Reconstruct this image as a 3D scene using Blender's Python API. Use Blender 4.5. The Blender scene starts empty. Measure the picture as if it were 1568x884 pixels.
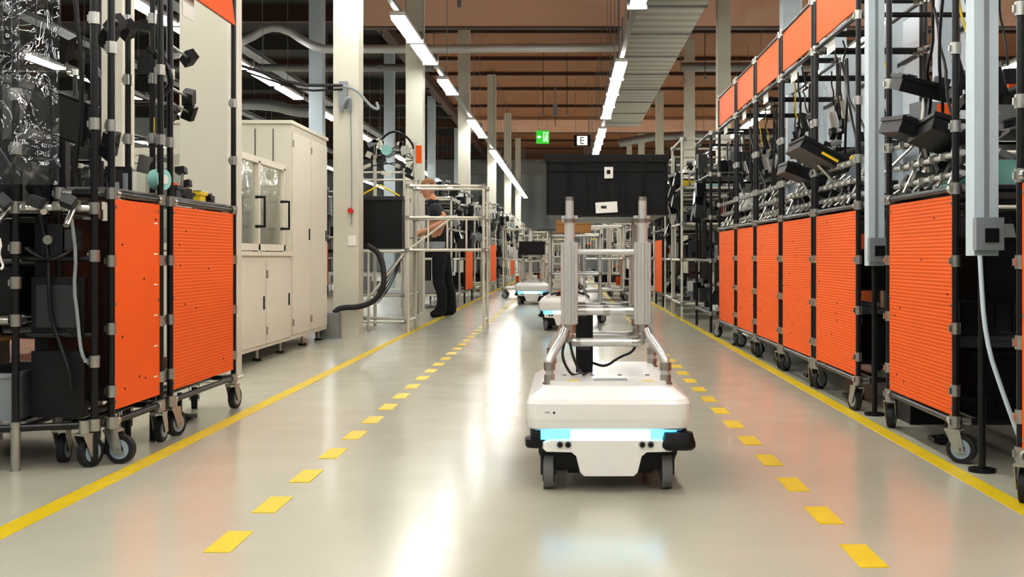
import bpy, math, random
from mathutils import Vector, Matrix, Euler
R = random.Random(7)
F = 1750.0; CX = 868.0; CY = 392.0; H = 0.8

# ------------------------------------------------------------------ materials
def lin(r, g, b):
    f = lambda c: ((c/255+0.055)/1.055)**2.4 if c/255 > 0.04045 else c/255/12.92
    return (f(r), f(g), f(b), 1)

def mat(name, col, rough=.5, metal=0., var=.12, vscale=6., emit=0., bump=0., bscale=40., coat=0., spec=.5):
    m = bpy.data.materials.new(name); m.use_nodes = True
    nt = m.node_tree; p = nt.nodes['Principled BSDF']
    p.inputs['Roughness'].default_value = rough
    p.inputs['Metallic'].default_value = metal
    p.inputs['Specular IOR Level'].default_value = spec
    if coat: p.inputs['Coat Weight'].default_value = coat
    tc = nt.nodes.new('ShaderNodeTexCoord')
    n = nt.nodes.new('ShaderNodeTexNoise'); n.inputs['Scale'].default_value = vscale
    n.inputs['Detail'].default_value = 4
    nt.links.new(tc.outputs['Object'], n.inputs['Vector'])
    mx = nt.nodes.new('ShaderNodeMix'); mx.data_type = 'RGBA'
    mx.inputs['A'].default_value = tuple(c*(1-var) for c in col[:3])+(1,)
    mx.inputs['B'].default_value = tuple(min(1, c*(1+var)) for c in col[:3])+(1,)
    nt.links.new(n.outputs['Fac'], mx.inputs['Factor'])
    nt.links.new(mx.outputs['Result'], p.inputs['Base Color'])
    if emit:
        p.inputs['Emission Color'].default_value = col
        p.inputs['Emission Strength'].default_value = emit
    if bump:
        n2 = nt.nodes.new('ShaderNodeTexNoise'); n2.inputs['Scale'].default_value = bscale
        nt.links.new(tc.outputs['Object'], n2.inputs['Vector'])
        b = nt.nodes.new('ShaderNodeBump'); b.inputs['Strength'].default_value = bump
        b.inputs['Distance'].default_value = .01
        nt.links.new(n2.outputs['Fac'], b.inputs['Height']); nt.links.new(b.outputs['Normal'], p.inputs['Normal'])
    return m

def ribbed(name, c1, c2, axis='Z', pitch=.014, rough=.4, dist=.004, bs=.6, spec=.5):
    m = bpy.data.materials.new(name); m.use_nodes = True
    nt = m.node_tree; p = nt.nodes['Principled BSDF']; p.inputs['Roughness'].default_value = rough
    p.inputs['Specular IOR Level'].default_value = spec
    tc = nt.nodes.new('ShaderNodeTexCoord'); sp = nt.nodes.new('ShaderNodeSeparateXYZ')
    nt.links.new(tc.outputs['Object'], sp.inputs[0])
    a = nt.nodes.new('ShaderNodeMath'); a.operation = 'MULTIPLY'; a.inputs[1].default_value = 2*math.pi/pitch
    nt.links.new(sp.outputs[axis], a.inputs[0])
    s = nt.nodes.new('ShaderNodeMath'); s.operation = 'SINE'; nt.links.new(a.outputs[0], s.inputs[0])
    q = nt.nodes.new('ShaderNodeMath'); q.operation = 'MULTIPLY_ADD'; q.inputs[1].default_value = .5; q.inputs[2].default_value = .5
    nt.links.new(s.outputs[0], q.inputs[0])
    mx = nt.nodes.new('ShaderNodeMix'); mx.data_type = 'RGBA'
    mx.inputs['A'].default_value = c1; mx.inputs['B'].default_value = c2
    nt.links.new(q.outputs[0], mx.inputs['Factor']); nt.links.new(mx.outputs['Result'], p.inputs['Base Color'])
    b = nt.nodes.new('ShaderNodeBump'); b.inputs['Strength'].default_value = bs; b.inputs['Distance'].default_value = dist
    nt.links.new(q.outputs[0], b.inputs['Height']); nt.links.new(b.outputs['Normal'], p.inputs['Normal'])
    return m

def film_mat(name, fac, tint, scale, strength, rough=.06):
    m = bpy.data.materials.new(name); m.use_nodes = True
    nt = m.node_tree; nt.nodes.remove(nt.nodes['Principled BSDF']); out = nt.nodes['Material Output']
    t = nt.nodes.new('ShaderNodeBsdfTransparent'); t.inputs[0].default_value = tint
    g = nt.nodes.new('ShaderNodeBsdfGlossy'); g.inputs['Roughness'].default_value = rough
    tc = nt.nodes.new('ShaderNodeTexCoord')
    n = nt.nodes.new('ShaderNodeTexNoise'); n.inputs['Scale'].default_value = scale; n.inputs['Distortion'].default_value = 2.0
    nt.links.new(tc.outputs['Object'], n.inputs['Vector'])
    b = nt.nodes.new('ShaderNodeBump'); b.inputs['Strength'].default_value = strength; b.inputs['Distance'].default_value = .03
    nt.links.new(n.outputs['Fac'], b.inputs['Height']); nt.links.new(b.outputs['Normal'], g.inputs['Normal'])
    x = nt.nodes.new('ShaderNodeMixShader'); x.inputs[0].default_value = fac
    nt.links.new(t.outputs[0], x.inputs[1]); nt.links.new(g.outputs[0], x.inputs[2])
    nt.links.new(x.outputs[0], out.inputs['Surface'])
    return m

M = {}
M['rib'] = ribbed('orange_ribbed_panel', lin(224, 92, 22), lin(242, 114, 40), pitch=.0155, rough=.55, dist=.002, bs=.5, spec=.2)
M['orange'] = mat('orange_panel', lin(238, 102, 28), .5, var=.05, spec=.2)
M['blk'] = mat('black_tube', lin(20, 20, 22), .3, vscale=20)
M['chrome'] = mat('chrome_joint', lin(185, 184, 178), .28, .9)
M['alu'] = mat('aluminium_tube', lin(212, 213, 211), .34, .5, var=.05)
M['ivory'] = mat('ivory_tube', lin(216, 213, 200), .35, .1)
M['mach'] = mat('machine_ivory_paint', lin(218, 215, 200), .45, var=.04)
M['machd'] = mat('machine_seam', lin(90, 88, 80), .6)
M['plas'] = mat('black_plastic', lin(20, 20, 22), .45, bump=.15, spec=.35)
M['plas2'] = mat('dark_grey_plastic', lin(46, 47, 50), .5)
M['grey'] = mat('grey_plastic', lin(140, 146, 150), .5)
M['col'] = mat('column_paint', lin(206, 204, 190), .5, var=.05, vscale=2)
M['colb'] = mat('pale_blue_column_paint', lin(200, 213, 220), .5, var=.05)
M['rub'] = mat('rubber_tyre', lin(30, 30, 32), .6)
M['rubg'] = mat('grey_rubber', lin(110, 112, 112), .55)
M['hub'] = mat('caster_hub', lin(150, 165, 178), .4)
M['yel'] = mat('yellow_floor_tape', lin(216, 190, 30), .4, var=.12, vscale=9)
M['yellow'] = mat('yellow_plastic', lin(230, 200, 30), .45)
M['teal'] = mat('teal_plastic', lin(150, 205, 195), .5)
M['red'] = mat('red_plastic', lin(200, 35, 25), .45)
M['blue'] = mat('blue_plastic', lin(60, 110, 170), .45)
M['white'] = mat('white_shell', lin(236, 236, 232), .32, var=.01, coat=.3)
M['paper'] = mat('paper_label', lin(235, 235, 230), .7, var=.03)
M['card'] = mat('cardboard', lin(170, 125, 78), .8)
M['cyan'] = mat('cyan_led_strip', (.1, .6, 1, 1), .4, emit=3.6, var=0)
M['cyanb'] = mat('cyan_led_pale', (.4, .88, 1, 1), .4, emit=3, var=0)
M['tube'] = mat('fluorescent_diffuser', (1, .995, .955, 1), .4, emit=40, var=0)
M['steel'] = mat('steel_sheet', lin(150, 152, 150), .4, .6)
M['duct'] = ribbed('insulated_duct', lin(165, 162, 150), lin(205, 202, 190), 'Y', .45, .35, .03)
M['duct'].node_tree.nodes['Principled BSDF'].inputs['Metallic'].default_value = .4
M['film'] = film_mat('clear_film', .2, (.93, .95, .97, 1), 5, 1.0)
M['glass'] = film_mat('clear_guard', .18, (.95, .96, .95, 1), 3, .15)
M['skin'] = mat('skin', lin(205, 150, 120), .55, var=.08, vscale=30)
M['shirt'] = mat('black_tshirt', lin(38, 40, 46), .85, bump=.3, bscale=60)
M['trous'] = mat('black_trousers', lin(28, 29, 33), .85, bump=.3, bscale=50)
M['hair'] = mat('short_blond_hair', lin(150, 112, 80), .8, bump=.4, bscale=200)
M['shoe'] = mat('black_shoe', lin(18, 18, 18), .5)
M['lip'] = mat('lips', lin(170, 100, 88), .5)
M['green'] = mat('exit_sign_green', lin(60, 190, 60), .5, emit=.9, var=0)
M['wht'] = mat('white_pictogram', lin(240, 250, 240), .5, emit=1, var=0)
M['screen'] = mat('screen', lin(24, 28, 36), .15)
M['wallf'] = ribbed('corrugated_wall_panel', lin(180, 189, 193), lin(205, 214, 217), 'X', .9, .6, .01)
M['wall'] = mat('wall_paint', lin(130, 132, 130), .8)
M['dark'] = mat('dark_ceiling_steel', lin(58, 54, 50), .7)

def wood(name, c1, c2):
    m = bpy.data.materials.new(name); m.use_nodes = True
    nt = m.node_tree; p = nt.nodes['Principled BSDF']; p.inputs['Roughness'].default_value = .55
    tc = nt.nodes.new('ShaderNodeTexCoord'); mp = nt.nodes.new('ShaderNodeMapping')
    mp.inputs['Scale'].default_value = (.25, 3, 3)
    nt.links.new(tc.outputs['Object'], mp.inputs[0])
    n = nt.nodes.new('ShaderNodeTexNoise'); n.inputs['Scale'].default_value = 2.5; n.inputs['Detail'].default_value = 6
    nt.links.new(mp.outputs[0], n.inputs['Vector'])
    mx = nt.nodes.new('ShaderNodeMix'); mx.data_type = 'RGBA'
    mx.inputs['A'].default_value = c1; mx.inputs['B'].default_value = c2
    nt.links.new(n.outputs['Fac'], mx.inputs['Factor']); nt.links.new(mx.outputs['Result'], p.inputs['Base Color'])
    return m
M['wood'] = wood('brown_timber_soffit', lin(116, 74, 38), lin(166, 108, 60))
M['glulam'] = wood('glulam_beam', lin(244, 196, 166), lin(252, 222, 198))
M['woodd'] = wood('dark_timber_seam', lin(62, 38, 22), lin(80, 48, 28))

def floor_mat():
    m = bpy.data.materials.new('epoxy_floor'); m.use_nodes = True
    nt = m.node_tree; p = nt.nodes['Principled BSDF']
    tc = nt.nodes.new('ShaderNodeTexCoord')
    n = nt.nodes.new('ShaderNodeTexNoise'); n.inputs['Scale'].default_value = .9; n.inputs['Detail'].default_value = 5
    n2 = nt.nodes.new('ShaderNodeTexNoise'); n2.inputs['Scale'].default_value = 4; n2.inputs['Detail'].default_value = 6
    nt.links.new(tc.outputs['Object'], n.inputs['Vector']); nt.links.new(tc.outputs['Object'], n2.inputs['Vector'])
    mx = nt.nodes.new('ShaderNodeMix'); mx.data_type = 'RGBA'
    mx.inputs['A'].default_value = lin(176, 174, 158); mx.inputs['B'].default_value = lin(195, 193, 178)
    nt.links.new(n.outputs['Fac'], mx.inputs['Factor']); nt.links.new(mx.outputs['Result'], p.inputs['Base Color'])
    mr = nt.nodes.new('ShaderNodeMapRange'); mr.inputs['To Min'].default_value = .13; mr.inputs['To Max'].default_value = .27
    nt.links.new(n2.outputs['Fac'], mr.inputs['Value']); nt.links.new(mr.outputs[0], p.inputs['Roughness'])
    b = nt.nodes.new('ShaderNodeBump'); b.inputs['Strength'].default_value = .1; b.inputs['Distance'].default_value = .01
    nt.links.new(n2.outputs['Fac'], b.inputs['Height']); nt.links.new(b.outputs['Normal'], p.inputs['Normal'])
    p.inputs['Specular IOR Level'].default_value = .42
    return m
M['floor'] = floor_mat()

# ------------------------------------------------------------------ builder
class B:
    def __init__(s): s.v = []; s.f = []; s.m = []; s.s = []; s.ml = []
    def mi(s, k):
        if k not in s.ml: s.ml.append(k)
        return s.ml.index(k)
    def add(s, vs, fs, k, smooth=False):
        o = len(s.v); i = s.mi(k)
        s.v += [tuple(v) for v in vs]
        for f in fs: s.f.append(tuple(o+j for j in f)); s.m.append(i); s.s.append(smooth)
    def box(s, x0, x1, y0, y1, z0, z1, k):
        if x0 > x1: x0, x1 = x1, x0
        if y0 > y1: y0, y1 = y1, y0
        vs = [(x, y, z) for z in (z0, z1) for y in (y0, y1) for x in (x0, x1)]
        s.add(vs, [(0, 2, 3, 1), (4, 5, 7, 6), (0, 1, 5, 4), (2, 6, 7, 3), (0, 4, 6, 2), (1, 3, 7, 5)], k)
    def obox(s, c, size, rot, k):
        m = Matrix.Translation(c) @ Euler(rot).to_matrix().to_4x4()
        vs = [m @ Vector((x*size[0]/2, y*size[1]/2, z*size[2]/2)) for z in (-1, 1) for y in (-1, 1) for x in (-1, 1)]
        s.add(vs, [(0, 2, 3, 1), (4, 5, 7, 6), (0, 1, 5, 4), (2, 6, 7, 3), (0, 4, 6, 2), (1, 3, 7, 5)], k)
    def cyl(s, p, q, r, k, n=10, r2=None):
        p = Vector(p); q = Vector(q); d = q-p
        if d.length < 1e-6: return
        d.normalize(); u = d.orthogonal().normalized(); w = d.cross(u)
        r2 = r if r2 is None else r2
        vs = []
        for c, rr in ((p, r), (q, r2)):
            for i in range(n):
                a = 2*math.pi*i/n; vs.append(c+u*math.cos(a)*rr+w*math.sin(a)*rr)
        s.add(vs, [(i, (i+1) % n, n+(i+1) % n, n+i) for i in range(n)], k, True)
        s.add(vs[:n], [tuple(reversed(range(n)))], k); s.add(vs[n:], [tuple(range(n))], k)
    def tube(s, pts, r, k, n=8, smooth_it=0):
        pts = [Vector(p) for p in pts]
        for _ in range(smooth_it):
            q = [pts[0]]
            for a, b in zip(pts, pts[1:]): q += [a*.75+b*.25, a*.25+b*.75]
            pts = q+[pts[-1]]
        rad = r if isinstance(r, (list, tuple)) else [r]*len(pts)
        if len(rad) != len(pts): rad = [rad[0]]*len(pts)
        t = (pts[1]-pts[0]).normalized(); u = t.orthogonal().normalized(); vs = []
        for i, p in enumerate(pts):
            if i == 0: d = pts[1]-pts[0]
            elif i == len(pts)-1: d = pts[-1]-pts[-2]
            else: d = (pts[i+1]-pts[i]).normalized()+(pts[i]-pts[i-1]).normalized()
            if d.length < 1e-6: d = t
            d.normalize(); u = (u-d*u.dot(d)); u = u.normalized() if u.length > 1e-6 else d.orthogonal().normalized()
            w = d.cross(u)
            for j in range(n):
                a = 2*math.pi*j/n; vs.append(p+(u*math.cos(a)+w*math.sin(a))*rad[i])
        fs = [(i*n+j, i*n+(j+1) % n, (i+1)*n+(j+1) % n, (i+1)*n+j) for i in range(len(pts)-1) for j in range(n)]
        s.add(vs, fs, k, True)
        s.add(vs[:n], [tuple(reversed(range(n)))], k); s.add(vs[-n:], [tuple(range(n))], k)
    def sph(s, c, r, k, a=12, b=8, rot=None):
        if not isinstance(r, (tuple, list)): r = (r, r, r)
        m = Euler(rot).to_matrix() if rot else Matrix.Identity(3)
        vs = []
        for i in range(1, b):
            t = math.pi*i/b
            for j in range(a):
                p = 2*math.pi*j/a
                vs.append(Vector(c)+m @ Vector((r[0]*math.sin(t)*math.cos(p), r[1]*math.sin(t)*math.sin(p), r[2]*math.cos(t))))
        vs.append(Vector(c)+m @ Vector((0, 0, r[2]))); vs.append(Vector(c)-m @ Vector((0, 0, r[2])))
        fs = [(i*a+j, (i+1)*a+j, (i+1)*a+(j+1) % a, i*a+(j+1) % a) for i in range(b-2) for j in range(a)]
        T = len(vs)-2
        fs += [(T, j, (j+1) % a) for j in range(a)]+[(T+1, (b-2)*a+(j+1) % a, (b-2)*a+j) for j in range(a)]
        s.add(vs, fs, k, True)
    def loft(s, rings, k, smooth=False, cap=True):
        n = len(rings[0]); vs = [p for r in rings for p in r]
        s.add(vs, [(i*n+j, i*n+(j+1) % n, (i+1)*n+(j+1) % n, (i+1)*n+j) for i in range(len(rings)-1) for j in range(n)], k, smooth)
        if cap: s.add(rings[0], [tuple(reversed(range(n)))], k); s.add(rings[-1], [tuple(range(n))], k)
    def crate(s, x0, x1, y0, y1, z0, z1, k, t=.006, ribs=True, lid=False):
        if x0 > x1: x0, x1 = x1, x0
        s.box(x0, x1, y0, y1, z0, z0+t, k)
        s.box(x0, x0+t, y0, y1, z0+t, z1, k); s.box(x1-t, x1, y0, y1, z0+t, z1, k)
        s.box(x0+t, x1-t, y0, y0+t, z0+t, z1, k); s.box(x0+t, x1-t, y1-t, y1, z0+t, z1, k)
        e = .008; zr = z1-.018
        s.box(x0-e, x1+e, y0-e, y0, zr, z1, k); s.box(x0-e, x1+e, y1, y1+e, zr, z1, k)
        s.box(x0-e, x0, y0, y1, zr, z1, k); s.box(x1, x1+e, y0, y1, zr, z1, k)
        if ribs:
            n = max(2, int((x1-x0)/.08))
            for i in range(n+1):
                x = x0+(x1-x0)*i/n
                s.box(x-.003, x+.003, y0-.006, y0, z0, zr, k)
        if lid: s.box(x0-e, x1+e, y0-e, y1+e, z1, z1+.01, k)
    def build(s, name, loc=(0, 0, 0), bevel=0, rot=None):
        me = bpy.data.meshes.new(name); me.from_pydata(s.v, [], s.f)
        for k in s.ml: me.materials.append(M[k])
        me.polygons.foreach_set('material_index', s.m); me.polygons.foreach_set('use_smooth', s.s)
        me.update()
        return place(name, me, loc, bevel, rot)

def place(name, me, loc=(0, 0, 0), bevel=0, rot=None):
    o = bpy.data.objects.new(name, me); bpy.context.scene.collection.objects.link(o); o.location = loc
    if rot: o.rotation_euler = rot
    if bevel:
        b = o.modifiers.new('bevel', 'BEVEL'); b.width = bevel; b.segments = 2; b.limit_method = 'ANGLE'; b.angle_limit = math.radians(50)
    return o

def rr(cx, cy, w, d, r, z, n=5):
    out = []
    for qx, qy, a0 in ((1, 1, 0), (-1, 1, 90), (-1, -1, 180), (1, -1, 270)):
        for i in range(n+1):
            a = math.radians(a0+90*i/n)
            out.append((cx+qx*(w/2-r)+math.cos(a)*r, cy+qy*(d/2-r)+math.sin(a)*r, z))
    return out

# ------------------------------------------------------------------ camera
cam = bpy.data.cameras.new('camera'); co = bpy.data.objects.new('camera', cam)
bpy.context.scene.collection.objects.link(co); bpy.context.scene.camera = co
co.location = (0, 0, H); co.rotation_euler = (math.pi/2, 0, 0)
cam.sensor_width = 36; cam.lens = F/1568*36; cam.shift_x = -84/1568; cam.shift_y = -50/1568
cam.clip_end = 200; cam.clip_start = .05

# ------------------------------------------------------------------ room shell
XW = 16; YE = 64; YS = -8; ZC = 6.2
b = B(); b.box(-XW, XW, YS, YE, -.1, 0, 'floor'); b.build('floor')
b = B(); b.box(-XW-.2, -XW, YS, YE, 0, ZC, 'wall'); b.build('wall_left')
b = B(); b.box(XW, XW+.2, YS, YE, 0, ZC, 'wall'); b.build('wall_right')
b = B(); b.box(-XW, XW, YE, YE+.2, 0, ZC, 'wallf'); b.build('wall_far')
b = B(); b.box(-XW, XW, YS-.2, YS, 0, ZC, 'wall'); b.build('wall_back')
b = B()
b.box(-4.2, XW, YS, YE, ZC, ZC+.15, 'wood')
b.box(-XW, -4.2, YS, YE, ZC, ZC+.15, 'dark')
for y in (24.2, 27.2, 31.0, 33.6, 36.6, 40.8, 49, 53, 57, 12, 16, 6):
    b.box(-4.2, XW, y, y+.12, ZC-.09, ZC, 'woodd')
for i in range(20):
    b.box(-XW, -4.2, YS+2+i*3.4, YS+2.16+i*3.4, ZC-.35, ZC, 'woodd' if i % 2 else 'dark')
b.box(-4.3, -4.05, YS, YE, ZC-.3, ZC, 'woodd')
b.build('ceiling')
for y, z0 in ((22, 5.22), (44.6, 5.62), (4, 5.3)):
    b = B(); b.box(-4, XW-.05, y, y+.28, z0, ZC-.1, 'glulam'); b.box(-4, XW-.05, y-.002, y+.282, z0-.02, z0, 'woodd'); b.build('glulam_beam')
b = B(); b.box(-XW, XW, 60, 60.3, 5.1, 5.7, 'steel')
for x in (-15, -8, 8, 15): b.box(x-.15, x+.15, 60, 60.3, 0, 5.1, 'steel')
b.build('steel_portal_frame')

b = B(); x, w = -.9, 1.5
b.box(x-w/2, x+w/2, YE-.06, YE-.001, 0, 2.3, 'grey'); b.box(x-w/2+.1, x-.03, YE-.08, YE-.06, .1, 2.2, 'mach'); b.box(x+.03, x+w/2-.1, YE-.08, YE-.06, .1, 2.2, 'mach'); b.build('door_1')
for i, x in enumerate((-6, 1.2, 6)):
    b = B(); b.box(x-.8, x+.8, YE-.05, YE-.001, 3.0, 3.9, 'white'); b.box(x-.72, x+.72, YE-.06, YE-.05, 3.07, 3.83, 'screen'); b.build('window_%d' % (i+1))

b = B(); b.box(-1.67, -1.595, YS, 58, 0, .002, 'yel'); b.build('floor_marking_line')
b = B(); b.box(1.405, 1.475, YS, 58, 0, .002, 'yel'); b.build('floor_marking_line')
for xc, y0 in ((-.945, 3.08), (.79, 2.93)):
    b = B(); y = y0-.475*6
    while y < 40:
        b.box(xc-.037, xc+.037, y, y+.235, 0, .002, 'yel'); y += .475
    b.build('floor_marking_dashes')

# ------------------------------------------------------------------ lights
def light_row(x, z, ys_, L=1.5):
    b = B(); b.box(x-.03, x+.03, min(ys_)-.5, max(ys_)+2, z+.06, z+.12, 'steel')
    for i, y in enumerate(ys_):
        b.box(x-.085, x+.085, y, y+L, z+.015, z+.06, 'white'); b.box(x-.075, x+.075, y+.02, y+L-.02, z-.02, z+.015, 'tube')
        b.cyl((x, y+.7, z+.1), (x, y+.7, ZC-.4), .006, 'steel', 5)
        b.box(x-.11, x+.11, y+L+.01, y+L+.1, z-.02, z+.13, 'steel')
    b.build('fluorescent_light_row')
near = [-6.5, -4.8, -2.8, -1.1, .9, 2.6, 4.6, 6.3, 8.3]
light_row(-1.93, 3.52, near+[10.1, 13.0, 14.65, 17.7, 23.0, 24.7, 29.6, 31.2, 32.8, 34.4, 36, 37.6, 39.2, 40.8, 42.4, 44, 45.6, 47.2, 48.8, 50.4, 52])
light_row(.77, 3.52, near+[11.0, 16.1, 17.75, 19.4, 21.05, 24.6, 26.2, 27.8, 29.4, 33, 34.6, 36.2, 39, 40.6, 44, 45.6, 49, 50.6])
gen = [y for i, y in enumerate([-6+1.8*i for i in range(35)]) if i % 6 != 4]
for x in (-5.3, -8.4, -11.6): light_row(x, 3.9, gen)
for x in (4.3, 7.3, 11): light_row(x, 3.9, gen)

# ------------------------------------------------------------------ duct and pipes
b = B(); b.box(.98, 1.95, 9, 31, 4.3, 4.95, 'duct')
for y in range(10, 31, 2): b.box(.96, 1.97, y, y+.05, 4.28, 4.97, 'steel')
for y in range(10, 31, 4):
    b.cyl((1.0, y+.5, 4.9), (1.0, y+.5, ZC-.1), .008, 'steel', 5); b.cyl((1.92, y+.5, 4.9), (1.92, y+.5, ZC-.1), .008, 'steel', 5)
b.build('ventilation_duct')
def pipe(name, pts, r, k='steel', it=0):
    b = B(); b.tube(pts, r, k, 12, it)
    for p in (pts[0], pts[-1]): b.cyl(p, (p[0], p[1], ZC-.01), .008, 'steel', 5)
    b.build(name)
pipe('ceiling_pipe', [(-7, 20, 4.3), (-5.7, 20, 4.5), (-5.1, 20, 4.9), (-4.4, 20, 4.42), (-4.0, 20, 4.42), (-2.6, 20, 4.42), (.9, 20, 4.45)], .075, 'alu', 2)
pipe('ceiling_pipe', [(-9, 24, 4.75), (-4, 24, 4.75), (-2.8, 24, 4.75)], .08)
pipe('ventilation_pipe', [(-9, 27.8, 4.5), (-7.2, 27.8, 4.5), (-6.6, 27.8, 4.3), (-5.6, 27.8, 4.3)], .14, it=2)
pipe('ceiling_pipe', [(2.6, 26, 5.1), (6, 26, 5.1), (12, 26, 5.1)], .1)
pipe('ventilation_pipe', [(1.9, 41.6, 4.9), (3.5, 41.6, 5.2), (8, 41.6, 5.2)], .15, it=1)
for i, (x, z) in enumerate(((-6.9, 5.2), (-10, 5.2))):
    b = B(); b.box(x-.15, x+.15, YS+.2, 56, z, z+.015, 'steel'); b.box(x-.15, x-.14, YS+.2, 56, z, z+.08, 'steel'); b.box(x+.14, x+.15, YS+.2, 56, z, z+.08, 'steel')
    for y in range(-6, 56, 4): b.cyl((x, y, z), (x, y, ZC-.36), .008, 'steel', 5)
    for j in range(4): b.tube([(x-.09+.05*j, y, z+.03+.01*math.sin(y*2+j)) for y in range(-6, 56, 3)], .014, ('blk', 'grey', 'blk', 'red')[j], 6)
    b.build('cable_tray')

b = B(); b.cyl((-.35, 34.3, ZC-.01), (-.35, 34.3, 5.35), .012, 'grey', 6); b.box(-.42, -.28, 34.25, 34.35, 5.0, 5.35, 'grey'); b.cyl((-.35, 34.3, 5.0), (-.35, 34.3, 4.7), .01, 'blk', 6); b.build('hanging_power_outlet')
for x, y in ((-.62, 30), (.0, 30), (-3.7, 22.8), (2.9, 24), (-1.6, 17)):
    b = B(); b.cyl((x, y, ZC-.01), (x, y, 4.6), .008, 'blk', 5); b.box(x-.03, x+.03, y-.03, y+.03, 4.5, 4.6, 'steel'); b.build('hanging_cable_drop')
ys = 34.9
def sx(px, Y): return (px-CX)*Y/F
def sz(py, Y): return H-(py-CY)*Y/F
b = B(); X0, X1, Z0, Z1 = sx(821, ys), sx(841, ys), sz(220, ys), sz(200, ys)
b.box(X0, X1, ys, ys+.06, Z0, Z1, 'green')
w = X1-X0
b.box(X0+w*.1, X0+w*.4, ys-.006, ys, Z0+w*.45, Z0+w*.55, 'wht')
b.add([(X0+w*.08, ys-.006, Z0+w*.5), (X0+w*.24, ys-.006, Z0+w*.36), (X0+w*.24, ys-.006, Z0+w*.64)], [(0, 1, 2)], 'wht')
b.box(X0+w*.55, X0+w*.6, ys-.006, ys, Z0+w*.15, Z0+w*.85, 'wht'); b.box(X0+w*.85, X0+w*.9, ys-.006, ys, Z0+w*.15, Z0+w*.85, 'wht'); b.box(X0+w*.55, X0+w*.9, ys-.006, ys, Z0+w*.8, Z0+w*.85, 'wht')
b.sph((X0+w*.73, ys-.004, Z0+w*.68), (.02, .006, .02), 'wht'); b.obox((X0+w*.73, ys-.004, Z0+w*.45), (.04, .006, .13), (0, .2, 0), 'wht'); b.obox((X0+w*.68, ys-.004, Z0+w*.26), (.02, .006, .12), (0, .5, 0), 'wht'); b.obox((X0+w*.78, ys-.004, Z0+w*.26), (.02, .006, .12), (0, -.5, 0), 'wht')
b.cyl((X0+.05, ys+.03, Z1), (X0+.05, ys+.03, ZC-.01), .006, 'steel', 5); b.cyl((X1-.05, ys+.03, Z1), (X1-.05, ys+.03, ZC-.01), .006, 'steel', 5)
b.build('exit_sign')
b = B(); X0, X1, Z0, Z1 = sx(879, ys), sx(904, ys), sz(224, ys), sz(207, ys)
b.box(X0, X1, ys, ys+.05, Z0, Z1, 'plas'); b.box(X0+.09, X1-.09, ys-.005, ys, Z0+.03, Z1-.03, 'wht')
xm = (X0+X1)/2; zm = (Z0+Z1)/2
b.box(xm-.06, xm-.035, ys-.01, ys-.005, zm-.1, zm+.1, 'plas')
for dz in (-.09, 0, .09): b.box(xm-.06, xm+.06, ys-.01, ys-.005, zm+dz-.012, zm+dz+.012, 'plas')
b.cyl((X0+.05, ys+.03, Z1), (X0+.05, ys+.03, ZC-.01), .006, 'steel', 5); b.cyl((X1-.05, ys+.03, Z1), (X1-.05, ys+.03, ZC-.01), .006, 'steel', 5)
b.build('aisle_letter_sign')

# ------------------------------------------------------------------ columns
def column(xc, yc, w, k='col', fittings=False):
    b = B(); d = w
    b.box(xc-w/2, xc+w/2, yc-d/2, yc+d/2, 0, ZC-.1, k)
    b.box(xc-w/2-.01, xc+w/2+.01, yc-d/2-.01, yc+d/2+.01, 0, .02, k)
    if fittings:
        f = yc-d/2
        b.box(xc-.06, xc+.02, f-.05, f, 2.25, 2.5, 'grey')
        b.cyl((xc+.05, f, 1.24), (xc+.05, f-.05, 1.24), .025, 'red', 14); b.box(xc+.02, xc+.1, f-.01, f, .9, 1.0, 'paper')
        b.tube([(xc+.05, f-.02, 2.2), (xc+.06, f-.02, 1.6), (xc+.06, f-.02, 1.1)], .006, 'grey', 6)
        b.tube([(xc-.02, f-.04, 2.45), (xc+.12, f-.06, 2.42), (xc+.25, f-.05, 2.25), (xc+.33, f-.03, 2.22), (xc+.3, f, 2.3)], .014, 'grey', 8, 2)
        b.tube([(xc-.04, f-.05, 2.2), (xc, f-.09, 2.3), (xc+.06, f-.08, 2.35), (xc+.04, f-.04, 2.2)], .02, 'grey', 8, 2)
        b.tube([(xc-.02, f-.04, 2.46), (xc-.5, f-.06, 2.46), (xc-.9, f-.1, 2.62), (xc-1.3, f-.1, 2.72)], .016, 'plas2', 8, 1)
        b.tube([(xc-.02, f-.06, 2.42), (xc-.4, f-.08, 2.4), (xc-.7, f-.1, 2.5), (xc-1.2, f-.12, 2.66)], .01, 'blk', 8, 1)
    b.build('support_column', bevel=.008)
column(-2.16, 11.3, .25, fittings=True)
for y in (16.6, 24.5, 33.5, 42.5, 51.5): column(-2.2, y, .25)
column(-2.29, 7.36, .31); column(-2.58, 6.5, .18)
for y in (20.6, 29, 38, 47): column(-4.5, y, .25, 'colb')
def supply(xc, yc, w, zb, zt=3.2):
    b = B(); b.box(xc-w/2, xc+w/2, yc-w/2, yc+w/2, zb, zt, 'colb'); b.box(xc-w*.1, xc+w*.1, yc-w/2-.002, yc-w/2, zb+.05, zt, 'grey')
    b.cyl((xc, yc, .01), (xc, yc, zb), .014, 'blk', 10); b.cyl((xc, yc, 0), (xc, yc, .012), .05, 'plas', 16)
    b.box(xc-w/2-.006, xc+w/2+.006, yc-w/2-.04, yc-w/2-.002, zb+.02, zb+.14, 'grey'); b.box(xc-.02, xc+.03, yc-w/2-.046, yc-w/2-.04, zb+.05, zb+.1, 'plas')
    b.build('power_supply_column', bevel=.004)
supply(1.545, 5.74, .08, .75); supply(1.54, 4.24, .09, .8)
for y in (8.0, 10.1, 12): column(2.35, y, .2, 'colb')
column(2.6, 19, .22, 'col')
for y in (28, 37, 46, 55): column(3.0, y, .25)

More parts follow.
